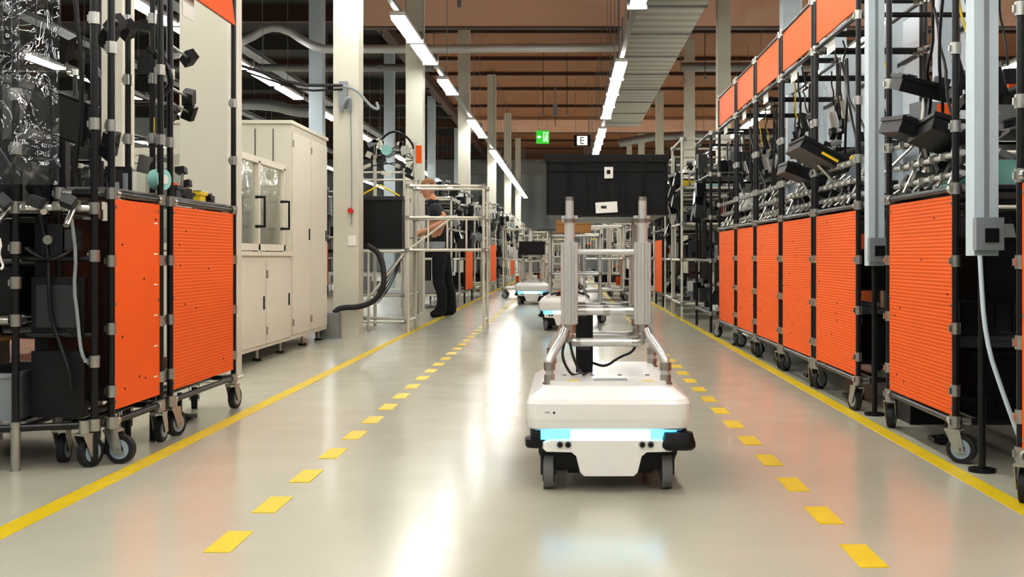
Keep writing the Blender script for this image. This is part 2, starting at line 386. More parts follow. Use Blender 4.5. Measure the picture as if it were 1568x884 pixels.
# ------------------------------------------------------------------ transport robot
def robot(name, loc, frame=True):
    b = B()
    b.loft([rr(0, .445, .53, .87, .045, .212), rr(0, .445, .552, .89, .05, .218), rr(0, .445, .56, .9, .05, .25), rr(0, .445, .56, .9, .05, .3), rr(0, .445, .545, .885, .05, .316), rr(0, .45, .455, .79, .04, .348), rr(0, .45, .43, .77, .04, .352)], 'white')
    b.loft([rr(0, .445, .5, .86, .05, .172), rr(0, .445, .5, .86, .05, .212)], 'cyan')
    b.box(-.13, .14, .008, .03, .183, .21, 'cyanb')
    b.loft([rr(0, .46, .44, .78, .04, .07), rr(0, .46, .48, .8, .04, .12), rr(0, .46, .48, .8, .04, .172)], 'plas')
    def apron(y, sc):
        pts = [(-.225, .15), (-.225, .172), (-.2, .181), (.2, .181), (.225, .172), (.225, .15), (.215, .142), (.13, .14), (.112, .125), (.098, .068), (.085, .055), (-.085, .055), (-.098, .068), (-.112, .125), (-.13, .14), (-.215, .142)]
        return [(x*sc, y, (z-.12)*(1 if sc == 1 else .94)+.12) for x, z in pts]
    b.loft([apron(.08, 1), apron(.012, 1), apron(-.004, .975)], 'white')
    b.loft([[(x, .89-y, z) for x, y, z in reversed(apron(.06, 1))], [(x, .89-y, z) for x, y, z in reversed(apron(.008, .975))]], 'white')
    for x in (-.165, -.138, .112, .14):
        b.cyl((x, -.002, .165), (x, -.009, .165), .0115, 'steel', 16); b.cyl((x, -.008, .165), (x, -.012, .165), .008, 'plas', 14)
    for sxn in (-1, 1):
        cxn = sxn*.245
        b.loft([rr(cxn, .06, .07, .1, .03, .15), rr(cxn, .06, .078, .11, .034, .158), rr(cxn, .06, .078, .11, .034, .178)], 'plas', True)
        b.loft([rr(cxn-.005*sxn, .065, .055, .08, .025, .178), rr(cxn-.005*sxn, .065, .055, .08, .025, .209)], 'screen', True)
        b.box(cxn-.02, cxn+.02, .1, .8, .14, .168, 'plas')
    b.loft([rr(.235, .015, .1, .06, .028, .146), rr(.235, .01, .115, .075, .034, .156), rr(.235, .01, .115, .075, .034, .168), rr(.235, .015, .095, .06, .028, .205)], 'plas', True)
    for x, y in ((-.205, .09), (.2, .09), (-.205, .8), (.205, .8)):
        b.cyl((x-.017, y, .0625), (x+.017, y, .0625), .0625, 'rubg', 24); b.cyl((x-.02, y, .0625), (x+.02, y, .0625), .04, 'plas2', 20)
        b.cyl((x-.024, y, .0625), (x+.024, y, .0625), .012, 'steel', 10)
        b.box(x-.027, x-.021, y-.02, y+.05, .05, .13, 'plas2'); b.box(x+.021, x+.027, y-.02, y+.05, .05, .13, 'plas2'); b.box(x-.03, x+.03, y-.03, y+.06, .128, .145, 'plas2')
    for x in (-.17, .17):
        b.cyl((x-.025, .445, .0625), (x+.025, .445, .0625), .0625, 'rub', 24); b.box(x-.03, x+.03, .4, .5, .07, .1, 'plas2')
    for x in (-.11, .12): b.box(x-.03, x+.03, .1, .2, .05, .09, 'plas')
    b.cyl((-.185, -.004, .272), (-.185, -.007, .272), .004, 'plas', 8); b.box(-.215, -.2, -.007, -.004, .272, .275, 'grey')
    b.box(-.2, .2, .1, .84, .352, .366, 'white')
    b.box(-.05, .07, .12, .2, .366, .3665, 'grey'); b.box(-.14, -.1, .11, .14, .366, .367, 'yellow'); b.box(.12, .16, .11, .14, .366, .367, 'yellow')
    for x in (-.15, -.05, .05, .15): b.cyl((x, .3, .366), (x, .3, .37), .008, 'steel', 8)
    if frame:
        A = 'alu'
        for y0, dy in ((.15, 1), (.78, -1)):
            yt = y0+.14*dy
            for sgn in (-1, 1):
                xf = sgn*.203; xp = sgn*.132
                b.cyl((xf, y0, .352), (xf, y0, .358), .024, 'chrome', 16)
                b.cyl((xf, y0, .355), (xf, y0, .42), .0155, A, 14)
                b.cyl((xf, y0, .36), (xf, y0, .385), .019, 'chrome', 14); b.cyl((xf, y0, .4), (xf, y0, .428), .02, 'chrome', 14)
                b.tube([(xf, y0, .42), (xf, y0, .44), (xp*1.12, yt-.02*dy, .52), (xp*1.1, yt, .535)], .0155, A, 12, 1)
                b.cyl((xp*1.2, yt-.035*dy, .5), (xp*1.12, yt-.015*dy, .53), .02, 'chrome', 14)
                b.cyl((xp, yt, .5), (xp, yt, 1.012 if dy > 0 else .955), .0155, A, 14)
                if dy > 0: b.cyl((xp, yt, 1.0), (xp, yt, 1.014), .0165, 'chrome', 14)
                b.box(xp-.026, xp+.008, yt-.02, yt+.02, .552, .85, A); b.box(xp+.008, xp+.026, yt-.016, yt+.016, .552, .85, A)
                b.cyl((xp-.026, yt-.022, .555), (xp-.026, yt-.022, .848), .006, A, 8); b.cyl((xp+.0, yt-.023, .555), (xp+.0, yt-.023, .848), .006, A, 8)
                b.cyl((xp+.024, yt-.018, .555), (xp+.024, yt-.018, .848), .006, A, 8)
                b.cyl((xp, yt, .525), (xp, yt, .552), .021, 'chrome', 14); b.cyl((xp, yt, .85), (xp, yt, .925), .019, A, 14); b.cyl((xp, yt, .92), (xp, yt, .935), .021, 'chrome', 14)
                b.tube([(xp, yt, .515), (xp, yt, .495), (xp*.9, yt, .487), (xp*.7, yt, .487)], .0165, 'chrome', 12, 2)
            b.cyl((-.1, yt, .487), (.1, yt, .487), .0155, A, 14)
            b.cyl((-.13, yt, .815), (.13, yt, .815), .011, A, 12); b.cyl((-.13, yt, .6), (.13, yt, .6), .015, A, 12)
            b.cyl((-.105, yt, .6), (-.07, yt, .6), .019, 'chrome', 12); b.cyl((.07, yt, .6), (.105, yt, .6), .019, 'chrome', 12); b.cyl((-.01, yt, .6), (.01, yt, .6), .018, 'chrome', 12)
        for sgn in (-1, 1):
            xp = sgn*.132
            for z in (.6, .815, .93): b.cyl((xp, .29, z), (xp, .64, z), .013, A, 12)
            b.box(xp-.03, xp+.03, .33, .9, .937, .948, A)
        for i in range(6): b.cyl((-.13, .36+.09*i, .941), (.13, .36+.09*i, .941), .007, 'steel', 8)
        b.box(-.108, -.045, .4, .46, .367, .58, 'plas')
        b.box(-.1, -.055, .397, .4, .45, .47, 'plas2')
        b.tube([(-.045, .42, .4), (0, .36, .39), (.05, .33, .43), (.1, .31, .45), (.11, .3, .487)], .005, 'blk', 8, 2)
        b.tube([(-.07, .42, .37), (-.12, .3, .36), (-.15, .25, .41), (-.16, .25, .45), (-.15, .28, .49)], .005, 'blk', 8, 2)
        b.tube([(-.06, .42, .37), (-.09, .25, .37), (-.12, .2, .44), (-.13, .26, .487)], .005, 'blk', 8, 2)
    return b.build(name, loc, bevel=.003)
RX = .142
robot('mobile_transport_robot', (RX, 3.85, 0))
b = B()
b.crate(-.218, .222, 0, .58, 0, .212, 'plas', lid=True)
b.box(-.21, .21, -.009, -.003, .16, .166, 'plas')
for x in (-.14, -.07, .0, .07, .14): b.box(x-.002, x+.002, -.009, -.004, .012, .194, 'plas')
b.obox((.008, -.011, .155), (.032, .003, .042), (0, 0, 0), 'paper'); b.obox((.0, -.011, .028), (.08, .003, .04), (0, -.06, 0), 'paper')
b.box(.001, .014, -.0135, -.012, .15, .165, 'plas'); b.box(-.02, .0, -.0135, -.012, .024, .034, 'plas2')
b.build('black_transport_crate', (RX+.003, 4.19, .949), bevel=.002)
robot('mobile_transport_robot', (-.02, 12.2, 0), frame=False)
robot('mobile_transport_robot', (-.58, 18.8, 0), frame=False)
b = B(); b.box(-.12, .12, .1, .75, 0, .01, 'plas'); b.box(-.1, .1, .12, .5, .01, .045, 'orange'); b.tube([(-.17, .12, .012), (-.12, .1, .03), (.1, .1, .045), (.19, .12, .012)], .012, 'blk', 8, 2)
b.build('orange_tool_tray', (-.0, 12.25, .37))

# ------------------------------------------------------------------ generic pieces
def clutter(b, x0, x1, y0, y1, z, n, rng, big=1.0, keys=('plas', 'plas', 'plas2', 'chrome', 'grey', 'plas', 'steel', 'white')):
    if x0 > x1: x0, x1 = x1, x0
    for _ in range(n):
        w = rng.uniform(.03, .13)*big; d = rng.uniform(.03, .13)*big; h = rng.uniform(.03, .14)*big
        x = rng.uniform(x0+w/2, x1-w/2) if x1-x0 > w else (x0+x1)/2; y = rng.uniform(y0+d/2, y1-d/2)
        k = rng.choice(keys); t = rng.random()
        if rng.random() < .07: k = rng.choice(('yellow', 'teal', 'red', 'blue', 'orange'))
        if t < .45: b.obox((x, y, z+h/2), (w, d, h), (0, 0, rng.uniform(-.4, .4)), k)
        elif t < .7: b.crate(x-w/2, x+w/2, y-d/2, y+d/2, z, z+h*.7, k, ribs=False)
        elif t < .85: b.cyl((x, y, z), (x, y, z+h), w*.35, k, 12)
        else:
            b.cyl((x, y, z), (x, y, z+.02), w*.4, k, 12); b.cyl((x, y, z+.02), (x+rng.uniform(-.03, .03), y, z+h*1.2), .008, 'chrome', 8); b.obox((x, y, z+h*1.3), (w*.6, d*.5, .03), (rng.uniform(-.5, .5), rng.uniform(-.5, .5), 0), k)

def joint(b, p, ax, r=.02, l=.045, k='chrome'):
    v = {'x': Vector((1, 0, 0)), 'y': Vector((0, 1, 0)), 'z': Vector((0, 0, 1))}[ax]*l/2
    b.cyl(Vector(p)-v, Vector(p)+v, r, k, 10)
    b.box(p[0]-.006-(.02 if ax != 'x' else 0), p[0]+.006, p[1]-.006-(.02 if ax == 'x' else 0), p[1]+.006, p[2]-.012, p[2]+.012, k)

def frame(b, x0, x1, y0, y1, z0, z1, levels, k='blk', r=.014, jk='chrome', zback=None):
    for x in (x0, x1):
        for y in (y0, y1):
            b.cyl((x, y, z0), (x, y, z1 if (x == x0 or not zback) else zback), r, k, 10)
            for z in levels: joint(b, (x, y, z), 'z', r*1.45, k=jk)
    for z in levels:
        for y in (y0, y1):
            b.cyl((x0, y, z), (x1, y, z), r*.95, k, 10)
            for x, d in ((x0, 1), (x1, -1)): b.cyl((x+.02*(1 if x1 > x0 else -1)*d, y, z), (x+.055*(1 if x1 > x0 else -1)*d, y, z), r*1.35, jk, 10)
        for x in (x0, x1):
            b.cyl((x, y0, z), (x, y1, z), r*.95, k, 10)
            for y, d in ((y0, 1), (y1, -1)): b.cyl((x, y+.02*d, z), (x, y+.055*d, z), r*1.35, jk, 10)

def caster(b, x, y, ztop=.16, r=.056, ang=0.):
    c, sn = math.cos(ang), math.sin(ang)
    wx, wy = x+.03*c, y+.03*sn
    ax = Vector((-sn, c, 0)); cc = Vector((wx, wy, r))
    b.cyl(cc-ax*.014, cc+ax*.014, r, 'rub', 24); b.cyl(cc-ax*.016, cc+ax*.016, r*.68, 'hub', 20); b.cyl(cc-ax*.02, cc+ax*.02, r*.3, 'plas', 12); b.cyl(cc-ax*.026, cc+ax*.026, r*.16, 'chrome', 10)
    for q in (-1, 1):
        o = ax*.023*q
        b.loft([[cc+o+Vector((-.018*c, -.018*sn, -.015)), cc+o+Vector((.018*c, .018*sn, -.015)), cc+o+ax*.003*q+Vector((.018*c, .018*sn, -.015)), cc+o+ax*.003*q+Vector((-.018*c, -.018*sn, -.015))],
                [Vector((x, y, .125))+o+Vector((-.028*c, -.028*sn, 0)), Vector((x, y, .125))+o+Vector((.03*c, .03*sn, 0)), Vector((x, y, .125))+o+ax*.003*q+Vector((.03*c, .03*sn, 0)), Vector((x, y, .125))+o+ax*.003*q+Vector((-.028*c, -.028*sn, 0))]], 'chrome')
    b.obox((x, y, .128), (.06, .055, .008), (0, 0, ang), 'chrome'); b.cyl((x, y, .13), (x, y, ztop+.02), .013, 'chrome', 10); b.cyl((x, y, ztop-.025), (x, y, ztop+.03), .021, 'chrome', 12)

def cable(b, p, q, sag, k='blk', r=.006, rng=R):
    p = Vector(p); q = Vector(q); pts = []
    for i in range(7):
        t = i/6; v = p.lerp(q, t); v.z -= sag*4*t*(1-t); v.x += rng.uniform(-.015, .015); v.y += rng.uniform(-.015, .015); pts.append(v)
    pts[0] = p; pts[-1] = q
    b.tube(pts, r, k, 6, 1)

def cart(s, W, seed, panel='rib', D=.66, header=True, ztop=2.36, zp=(.18, 1.035), tray=None, bare=False):
    rng = random.Random(seed); b = B()
    lv = ([.16, 1.06, 2.04, ztop-.01] if header else [.16, 1.06, 2.04]) if not bare else [.16, 1.04]
    frame(b, 0, s*D, 0, W, .14, ztop, lv, zback=1.06 if bare else None)
    for y in (0, W):
        for z in (.28, .52, .78): joint(b, (0, y, z), 'z', .019)
        for z in (1.3, 1.6): joint(b, (0, y, z), 'z', .02)
    for x, a in ((0, rng.uniform(-.6, .6)), (s*D, rng.uniform(-.6, .6))):
        for y in (.02, W-.02): caster(b, x, y, .15, ang=a+(math.pi/2 if rng.random() < .7 else 0)+rng.uniform(-.4, .4))
    b.box(-s*.004, s*.004, .02, W-.02, zp[0], zp[1], panel)
    for i in range(7):
        yy = .06+rng.random()*(W-.12); zz = zp[0]+.06+rng.random()*(zp[1]-zp[0]-.1)
        b.cyl((-s*.003, yy, zz), (-s*.0065, yy, zz), .0045, 'plas', 8)
    if panel == 'orange':
        for i in range(6): b.box(-s*.006, -s*.003, W-.09, W-.05, zp[0]+.08+.13*i, zp[0]+.086+.13*i, 'paper')
    for yy in (.035, W-.035):
        for zz in (zp[0]+.03, (zp[0]+zp[1])/2, zp[1]-.03): b.cyl((-s*.003, yy, zz), (-s*.008, yy, zz), .006, 'chrome', 8)
    if header: b.box(-s*.004, s*.004, .03, W-.03, ztop-.285, ztop-.02, 'orange')
    if header: b.box(s*.008, s*.012, W*.55, W*.75, ztop-.4, ztop-.28, 'paper')
    for z in (.24, .62, 1.07) if not bare else (.24,):
        b.box(s*.03, s*(D-.02), .02, W-.02, z, z+.008, 'plas' if z < 1 else 'steel')
    for z in (.248, .628) if not bare else ():
        y = .05
        while y < W-.25:
            w = rng.uniform(.2, .34); w = min(w, W-.05-y); b.crate(s*.1, s*(D-.1), y, y+w, z, z+rng.uniform(.12, .25), rng.choice(('plas', 'plas', 'plas2', 'grey')), ribs=False); y += w+.03
    if bare:
        b.box(s*.02, s*(D-.02), .02, W-.02, 1.06, 1.066, 'steel'); clutter(b, s*.04, s*(D-.03), .03, W-.03, 1.066, 14, rng, .8)
        for i in range(5):
            y = rng.uniform(.04, W*.5); z = rng.uniform(1.2, 1.9); b.obox((s*.03, y, z), (.05, .05, .07), (rng.random(), rng.random(), 0), rng.choice(('plas', 'plas', 'plas2'))); b.cyl((s*.03, y, z), (0, 0, z), .006, 'chrome', 6)
    else:
        for z in (1.12, 1.2, 1.3):
            b.cyl((s*.03, 0, z), (s*.03, W, z), .012, 'alu', 10)
            for j in range(int(W/.14)): joint(b, (s*.03, .06+.14*j, z), 'y', .019, .035)
        for j in range(int(W/.15)):
            y = .08+.15*j
            b.cyl((s*.0, y, 1.08), (s*(.1+.3*rng.random()), y, 1.3+rng.uniform(-.05, .1)), .008, 'chrome', 8)
            b.obox((s*.08, y, 1.16+rng.uniform(-.03, .06)), (.07, .05, .05), (rng.uniform(-.4, .4), rng.uniform(-.5, .5), 0), rng.choice(('plas', 'plas', 'chrome', 'plas2')))
        clutter(b, s*.12, s*(D-.03), .03, W-.03, 1.078, 10, rng)
        b.box(s*.4, s*(D-.05), .03, W-.03, 1.5, 1.508, 'plas2'); clutter(b, s*.41, s*(D-.06), .04, W-.04, 1.508, 5, rng)
        b.cyl((s*.38, 0, 1.5), (s*.38, W, 1.5), .013, 'blk', 10)
        for i in range(4):
            y = rng.uniform(.1, W-.1); x = s*rng.uniform(.04, .3); z1 = rng.uniform(1.45, 1.7)
            cable(b, (x, y, 2.04), (x+s*.03, y+rng.uniform(-.06, .06), z1+.1), -.0, rng.choice(('blk', 'blk', 'yellow')), .005, rng)
            b.cyl((x, y, z1+.1), (x+s*.03, y, z1-.02), .018, rng.choice(('plas', 'chrome', 'plas')), 10, .024); b.obox((x, y, z1-.03), (.03, .07, .04), (rng.uniform(-.6, .6), 0, 0), 'plas')
        for i in range(3): cable(b, (s*.06, rng.uniform(.05, W-.05), 1.9), (s*.1, rng.uniform(.05, W-.05), 1.35), rng.uniform(.0, .12), 'blk', .007, rng)
        b.box(s*(D+.002), s*(D+.006), .04, W*.4, 1.08, 2.3, 'colb'); b.box(s*(D+.002), s*(D+.006), W*.62, W*.85, 1.08, 2.3, 'colb')
        b.box(s*(D-.1), s*(D-.02), W*.45, W*.56, 1.08, 2.3, 'colb')
    b.cyl((s*.12, W*.5, .14), (s*.12, W*.5, .03), .012, 'blk', 8); b.cyl((s*.12, W*.5, .0), (s*.12, W*.5, .035), .04, 'plas', 12); b.box(s*.05, s*.14, W*.45, W*.55, .012, .03, 'plas'); b.cyl((s*.12, 0, .16), (s*.12, W, .16), .012, 'blk', 8)
    for (x, y, z, w, d, rx, ry) in tray or ():
        m = Matrix.Translation((s*x, y, z)) @ Euler((rx, ry*s, 0)).to_matrix().to_4x4()
        t = B(); t.crate(-w/2, w/2, -d/2, d/2, 0, .07, 'plas')
        t.box(-w/2+.02, -w/2+.06, -d/2+.01, d/2-.01, .072, .078, 'plas2'); t.box(w/2-.08, w/2-.03, -d*.3, d*.1, .07, .1, 'plas2')
        if d > .4: t.box(-w*.1, w*.25, -d/2-.0085, -d/2-.0065, .02, .035, 'yellow'); t.box(w/2-.02, w/2+.009, -d/2, -d/2+.04, .04, .1, 'yellow')
        o = len(b.v); ks = [b.mi(k) for k in t.ml]
        b.v += [tuple(m @ Vector(v)) for v in t.v]; b.f += [tuple(o+i for i in f) for f in t.f]; b.m += [ks[i] for i in t.m]; b.s += t.s
        b.cyl((s*(x+.02), y, z-.01), (s*.06, y, z-.12), .012, 'chrome', 8)
    return b

XR = 1.5
cart(1, .91, 1, header=False, tray=[(.02, .5, 1.28, .3, .36, .1, .35), (.06, .25, 1.25, .26, .3, -.1, .3), (.05, .6, 1.5, .24, .2, .2, .25)]).build('orange_panel_cart', (XR, 4.41, 0))
cart(1, 1.0, 2, tray=[(-.06, .75, 1.34, .3, .45, .0, .5)]).build('orange_panel_cart', (XR, 5.88, 0))
cart(1, .98, 3, tray=[(-.02, .3, 1.28, .26, .3, .0, .35)]).build('orange_panel_cart', (XR, 6.96, 0))
cart(1, .99, 4).build('orange_panel_cart', (XR, 8.03, 0))
cart(1, .93, 5).build('orange_panel_cart', (XR, 9.12, 0))
cart(1, 1.08, 6).build('orange_panel_cart', (XR, 10.16, 0))
cart(1, .82, 8, panel='orange', header=False).build('orange_panel_cart', (1.47, 2.88, 0))
XL = -1.75
cart(-1, .53, 11, panel='orange', header=False, zp=(.205, 1.02), D=.2, bare=True, ztop=2.5).build('orange_panel_cart', (XL, 4.39, 0))
b = cart(-1, .96, 12, header=False, zp=(.205, 1.02), D=.2, bare=True, ztop=2.5)
b.obox((.0, .55, 2.15), (.006, .74, .3), (0, -.12, 0), 'orange'); b.cyl((0, 0, 2.02), (0, .96, 2.02), .012, 'blk', 8); b.obox((-.02, .3, 1.98), (.004, .16, .14), (0, 0, 0), 'paper')
b.box(-.12, -.02, .03, .09, 1.07, 1.16, 'mach')
b.build('orange_panel_cart', (XL, 5.04, 0))

# ------------------------------------------------------------------ front-left assembly bench
rng = random.Random(21); b = B()
frame(b, -3.2, -2.55, 4.35, 5.0, .14, 2.5, [.16, .56, .98])
frame(b, -2.48, -2.05, 4.25, 5.0, .14, 2.5, [.16, .56, .98])
for z in (.7, .83, 1.2, 1.4): joint(b, (-2.05, 4.25, z), 'z', .021)
b.cyl((-2.05, 4.25, .98), (-1.79, 4.33, .98), .013, 'alu', 10); b.cyl((-2.05, 4.25, .16), (-1.79, 4.33, .16), .014, 'blk', 10)
b.cyl((-2.9, 3.98, .16), (-2.05, 4.25, .16), .014, 'blk', 10); b.cyl((-2.9, 3.98, .98), (-2.05, 4.25, .98), .014, 'alu', 10); b.cyl((-2.9, 3.98, .0), (-2.9, 3.98, 2.4), .014, 'blk', 10)
b.cyl((-1.79, 4.33, .02), (-1.79, 4.33, 2.5), .014, 'blk', 10)
for z in (.16, .4, .8, .98, 1.3, 1.7, 2.1): joint(b, (-1.79, 4.33, z), 'z', .021)
for i in range(14):
    x = -2.62+.06*i
    joint(b, (x, 4.27, .985), 'x', .02, .035)
    if i % 2: b.cyl((x, 4.27, .985), (x+rng.uniform(-.05, .05), 4.2, .95+rng.uniform(-.05, .05)), .012, 'chrome', 8); b.obox((x, 4.22, 1.0), (.05, .04, .04), (rng.random(), rng.random(), 0), 'plas2')
b.box(-3.15, -2.07, 4.36, 4.98, .985, .995, 'steel')
for z in (.17, .57): b.box(-3.15, -2.07, 4.36, 4.98, z, z+.01, 'plas')
b.box(-2.03, -1.98, 4.36, 4.98, .19, .95, 'plas')
b.crate(-2.45, -2.08, 4.3, 4.8, .58, .76, 'plas'); b.crate(-2.95, -2.5, 4.3, 4.8, .58, .8, 'plas')
b.box(-2.44, -2.09, 4.29, 4.5, .8, .93, 'plas'); b.box(-2.3, -2.15, 4.285, 4.29, .84, .9, 'plas2'); b.box(-2.9, -2.5, 4.4, 4.8, .81, .95, 'plas2')
b.crate(-2.3, -2.08, 4.28, 4.75, .18, .36, 'grey'); b.crate(-2.95, -2.34, 4.3, 4.8, .18, .33, 'plas'); b.crate(-2.95, -2.34, 4.3, 4.8, .34, .47, 'plas')
# gear hung between bench and first cart
b.cyl((-2.05, 4.3, .5), (-1.79, 4.33, .5), .012, 'blk', 8); b.cyl((-2.05, 4.3, .79), (-1.79, 4.33, .79), .012, 'blk', 8)
b.box(-2.02, -1.82, 4.31, 4.35, .5, .72, 'plas'); b.box(-2.0, -1.84, 4.305, 4.31, .53, .69, 'plas2'); b.box(-2.02, -1.82, 4.31, 4.35, .19, .44, 'plas')
b.box(-1.98, -1.9, 4.305, 4.345, .8, .92, 'plas'); b.box(-1.89, -1.84, 4.3, 4.345, .82, .9, 'plas2'); b.cyl((-1.95, 4.29, .86), (-1.95, 4.305, .86), .018, 'chrome', 12)
b.box(-2.42, -2.36, 4.285, 4.29, .2, .25, 'paper'); b.box(-2.42, -2.15, 4.3, 4.6, .475, .49, 'card')
clutter(b, -3.1, -2.1, 4.4, 4.95, .995, 30, rng)
b.box(-3.1, -2.75, 4.85, 4.9, 1.1, 1.45, 'plas'); b.box(-2.42, -2.15, 4.9, 4.95, 1.0, 1.3, 'plas'); b.box(-2.4, -2.17, 4.895, 4.9, 1.05, 1.28, 'screen'); b.box(-2.7, -2.5, 4.85, 4.95, 1.0, 1.4, 'plas2')
for i in range(10):
    p = Vector((rng.uniform(-2.45, -1.85), 4.6, rng.uniform(1.5, 2.2))); b.obox(p, (rng.uniform(.04, .12), .06, rng.uniform(.04, .12)), (rng.random(), rng.uniform(-.6, .6), 0), rng.choice(('plas', 'plas2', 'plas', 'chrome'))); b.cyl(p, (p.x, 4.6, 2.45), .005, 'blk', 6)
b.cyl((-2.48, 4.6, 2.45), (-1.79, 4.6, 2.45), .013, 'blk', 8)
b.tube([(-2.13, 4.32, .99), (-2.15, 4.32, 1.04), (-2.13, 4.33, 1.12), (-2.17, 4.34, 1.2)], [.03, .045, .04, .02], 'plas', 10)
b.tube([(-2.02, 4.4, .99), (-2.05, 4.4, 1.06), (-2.0, 4.4, 1.14), (-1.96, 4.4, 1.16)], [.02, .035, .03, .02], 'plas', 10)
b.cyl((-2.02, 4.5, .9), (-2.02, 4.5, 1.3), .014, 'blk', 10); b.obox((-1.98, 4.45, 1.35), (.22, .03, .15), (.3, .35, .4), 'screen'); b.obox((-1.98, 4.47, 1.35), (.24, .03, .17), (.3, .35, .4), 'plas')
for k, y in (('blk', 4.28), ('blk', 4.3)): cable(b, (-2.03, y, .83), (-1.83, y+.02, .86), .06, k, .007, rng)
cable(b, (-1.86, 4.29, .95), (-1.81, 4.3, .4), .1, 'grey', .007, rng); cable(b, (-1.98, 4.29, .96), (-1.86, 4.29, .3), .08, 'blk', .008, rng)
cable(b, (-2.1, 4.22, .95), (-2.09, 4.22, .75), .04, 'white', .005, rng)
b.tube([(-1.86, 4.35, 2.4), (-1.88, 4.35, 1.8), (-1.84, 4.36, 1.5), (-1.88, 4.36, 1.1)], .01, 'blk', 8, 2)
b.cyl((-2.05, 4.25, 0), (-2.05, 4.25, .16), .018, 'chrome', 10); b.cyl((-2.48, 4.25, 0), (-2.48, 4.25, .14), .014, 'chrome', 10)
for x in (-3.2, -2.55):
    for y in (4.35, 5.0): b.cyl((x, y, 0), (x, y, .14), .012, 'chrome', 10)
for x in (-2.48, -2.05): b.cyl((x, 5.0, 0), (x, 5.0, .14), .012, 'chrome', 10)
caster(b, -1.82, 4.31, .15, ang=1.2)
b.build('assembly_workbench')
b = B(); n = 44; vs = []; fs = []
for i in range(n+1):
    x = -2.85+1.0*i/n; y = 4.17+.02*math.sin(i*.8)+.01*math.sin(i*2.3)
    vs += [(x, y, 1.06), (x, y+.006, 2.45)]
for i in range(n): fs.append((2*i, 2*i+2, 2*i+3, 2*i+1))
b.add(vs, fs, 'film', True); b.cyl((-2.9, 4.18, 2.45), (-1.82, 4.18, 2.45), .012, 'blk', 8); b.build('clear_plastic_curtain')

rng = random.Random(5); b = B()
for x, y in ((-1.8, 4.965), (-1.92, 5.0)):
    b.cyl((x, y, 0.0), (x, y, 2.5), .013, 'blk', 10)
    for i in range(5): joint(b, (x, y, 1.05+.26*i), 'z', .02)
for z in (1.2, 1.55, 1.62, 1.8):
    b.obox((-1.83, 4.98, z), (rng.uniform(.03, .08), .05, rng.uniform(.04, .09)), (rng.uniform(-.3, .3), rng.uniform(-.3, .3), 0), rng.choice(('plas', 'plas', 'chrome')))
b.cyl((-1.79, 4.96, 1.13), (-1.74, 4.94, 1.13), .045, 'teal', 20); b.cyl((-1.74, 4.94, 1.13), (-1.735, 4.938, 1.13), .02, 'white', 14)
b.tube([(-1.82, 4.96, 2.4), (-1.8, 4.96, 2.0), (-1.81, 4.96, 1.7), (-1.79, 4.96, 1.4), (-1.8, 4.96, 1.15)], .005, 'yellow', 6, 2)
b.tube([(-1.82, 4.96, 1.7), (-1.74, 4.97, 1.64), (-1.72, 4.98, 1.55), (-1.76, 4.97, 1.5)], .014, 'blk', 8, 2)
b.build('tool_support_mast')

rng = random.Random(9); b = B()
frame(b, 1.68, 2.1, 3.85, 4.2, .0, 2.3, [.16, 1.06, 1.9], 'blk')
b.box(1.7, 2.08, 3.87, 4.18, 1.07, 1.08, 'steel'); clutter(b, 1.7, 2.08, 3.87, 4.18, 1.08, 8, rng)
b.tube([(1.64, 4.0, 1.9), (1.62, 3.95, 1.3), (1.66, 3.95, .8), (1.6, 3.9, .4), (1.62, 3.93, .17)], .009, 'blk', 8, 2)
b.tube([(1.5, 4.15, .8), (1.5, 4.1, .5), (1.55, 4.05, .3), (1.6, 4.0, .12)], .009, 'colb', 8, 2)
b.crate(1.7, 2.06, 3.88, 4.17, .18, .5, 'plas', ribs=False); b.crate(1.7, 2.06, 3.88, 4.17, .52, .8, 'plas2', ribs=False)
for i in range(6): joint(b, (1.68, 3.85, .3+.3*i), 'z', .022)
b.build('tool_support_rack')
b = B(); b.crate(0, .5, 0, .28, 0, .3, 'plas'); b.crate(0.01, .49, .01, .27, .302, .6, 'plas2'); b.crate(0.01, .49, .01, .27, .602, .8, 'plas'); b.build('storage_crate_stack', (1.63, 5.42, .0))

# ------------------------------------------------------------------ ivory machine
b = B(); XM = -2.3
def face_doors(x, ys_, z0, z1):
    for y0, y1 in ys_:
        b.box(x, x+.012, y0+.012, y1-.012, z0, z1, 'mach')
        b.box(x+.012, x+.02, y1-.09, y1-.065, (z0+z1)/2-.05, (z0+z1)/2+.05, 'plas')
        for z in (z0+.1, z1-.1): b.cyl((x+.014, y0+.015, z-.03), (x+.014, y0+.015, z+.03), .009, 'chrome', 8)
b.box(-3.3, XM, 7.9, 9.5, .1, .8, 'mach'); face_doors(XM, ((7.92, 8.7), (8.7, 9.48)), .13, .76)
b.box(-3.3, XM+.02, 7.88, 9.52, .8, .83, 'mach')
k = 'mach'
for x in (-3.25, XM-.05):
    for y in (7.95, 8.65, 9.42): b.box(x-.025, x+.025, y-.025, y+.025, .83, 1.52, k)
for z in (.84, 1.5):
    for x in (-3.25, XM-.05): b.box(x-.025, x+.025, 7.925, 9.45, z, z+.05, k)
    for y in (7.95, 9.42): b.box(-3.25, XM-.05, y-.025, y+.025, z, z+.05, k)
b.box(XM-.055, XM-.05, 7.98, 9.4, .88, 1.5, 'glass'); b.box(-3.2, XM-.08, 7.945, 7.95, .88, 1.5, 'glass')
b.box(-3.2, -3.18, 8.0, 9.4, .85, 1.48, 'mach'); b.box(-2.9, -2.5, 8.0, 8.5, .83, 1.0, 'alu'); b.box(-2.8, -2.6, 8.1, 8.3, 1.0, 1.3, 'mach'); b.box(-2.9, -2.45, 8.8, 9.3, .83, 1.15, 'alu'); b.cyl((-2.6, 9.0, 1.15), (-2.6, 9.0, 1.45), .05, 'steel', 14)
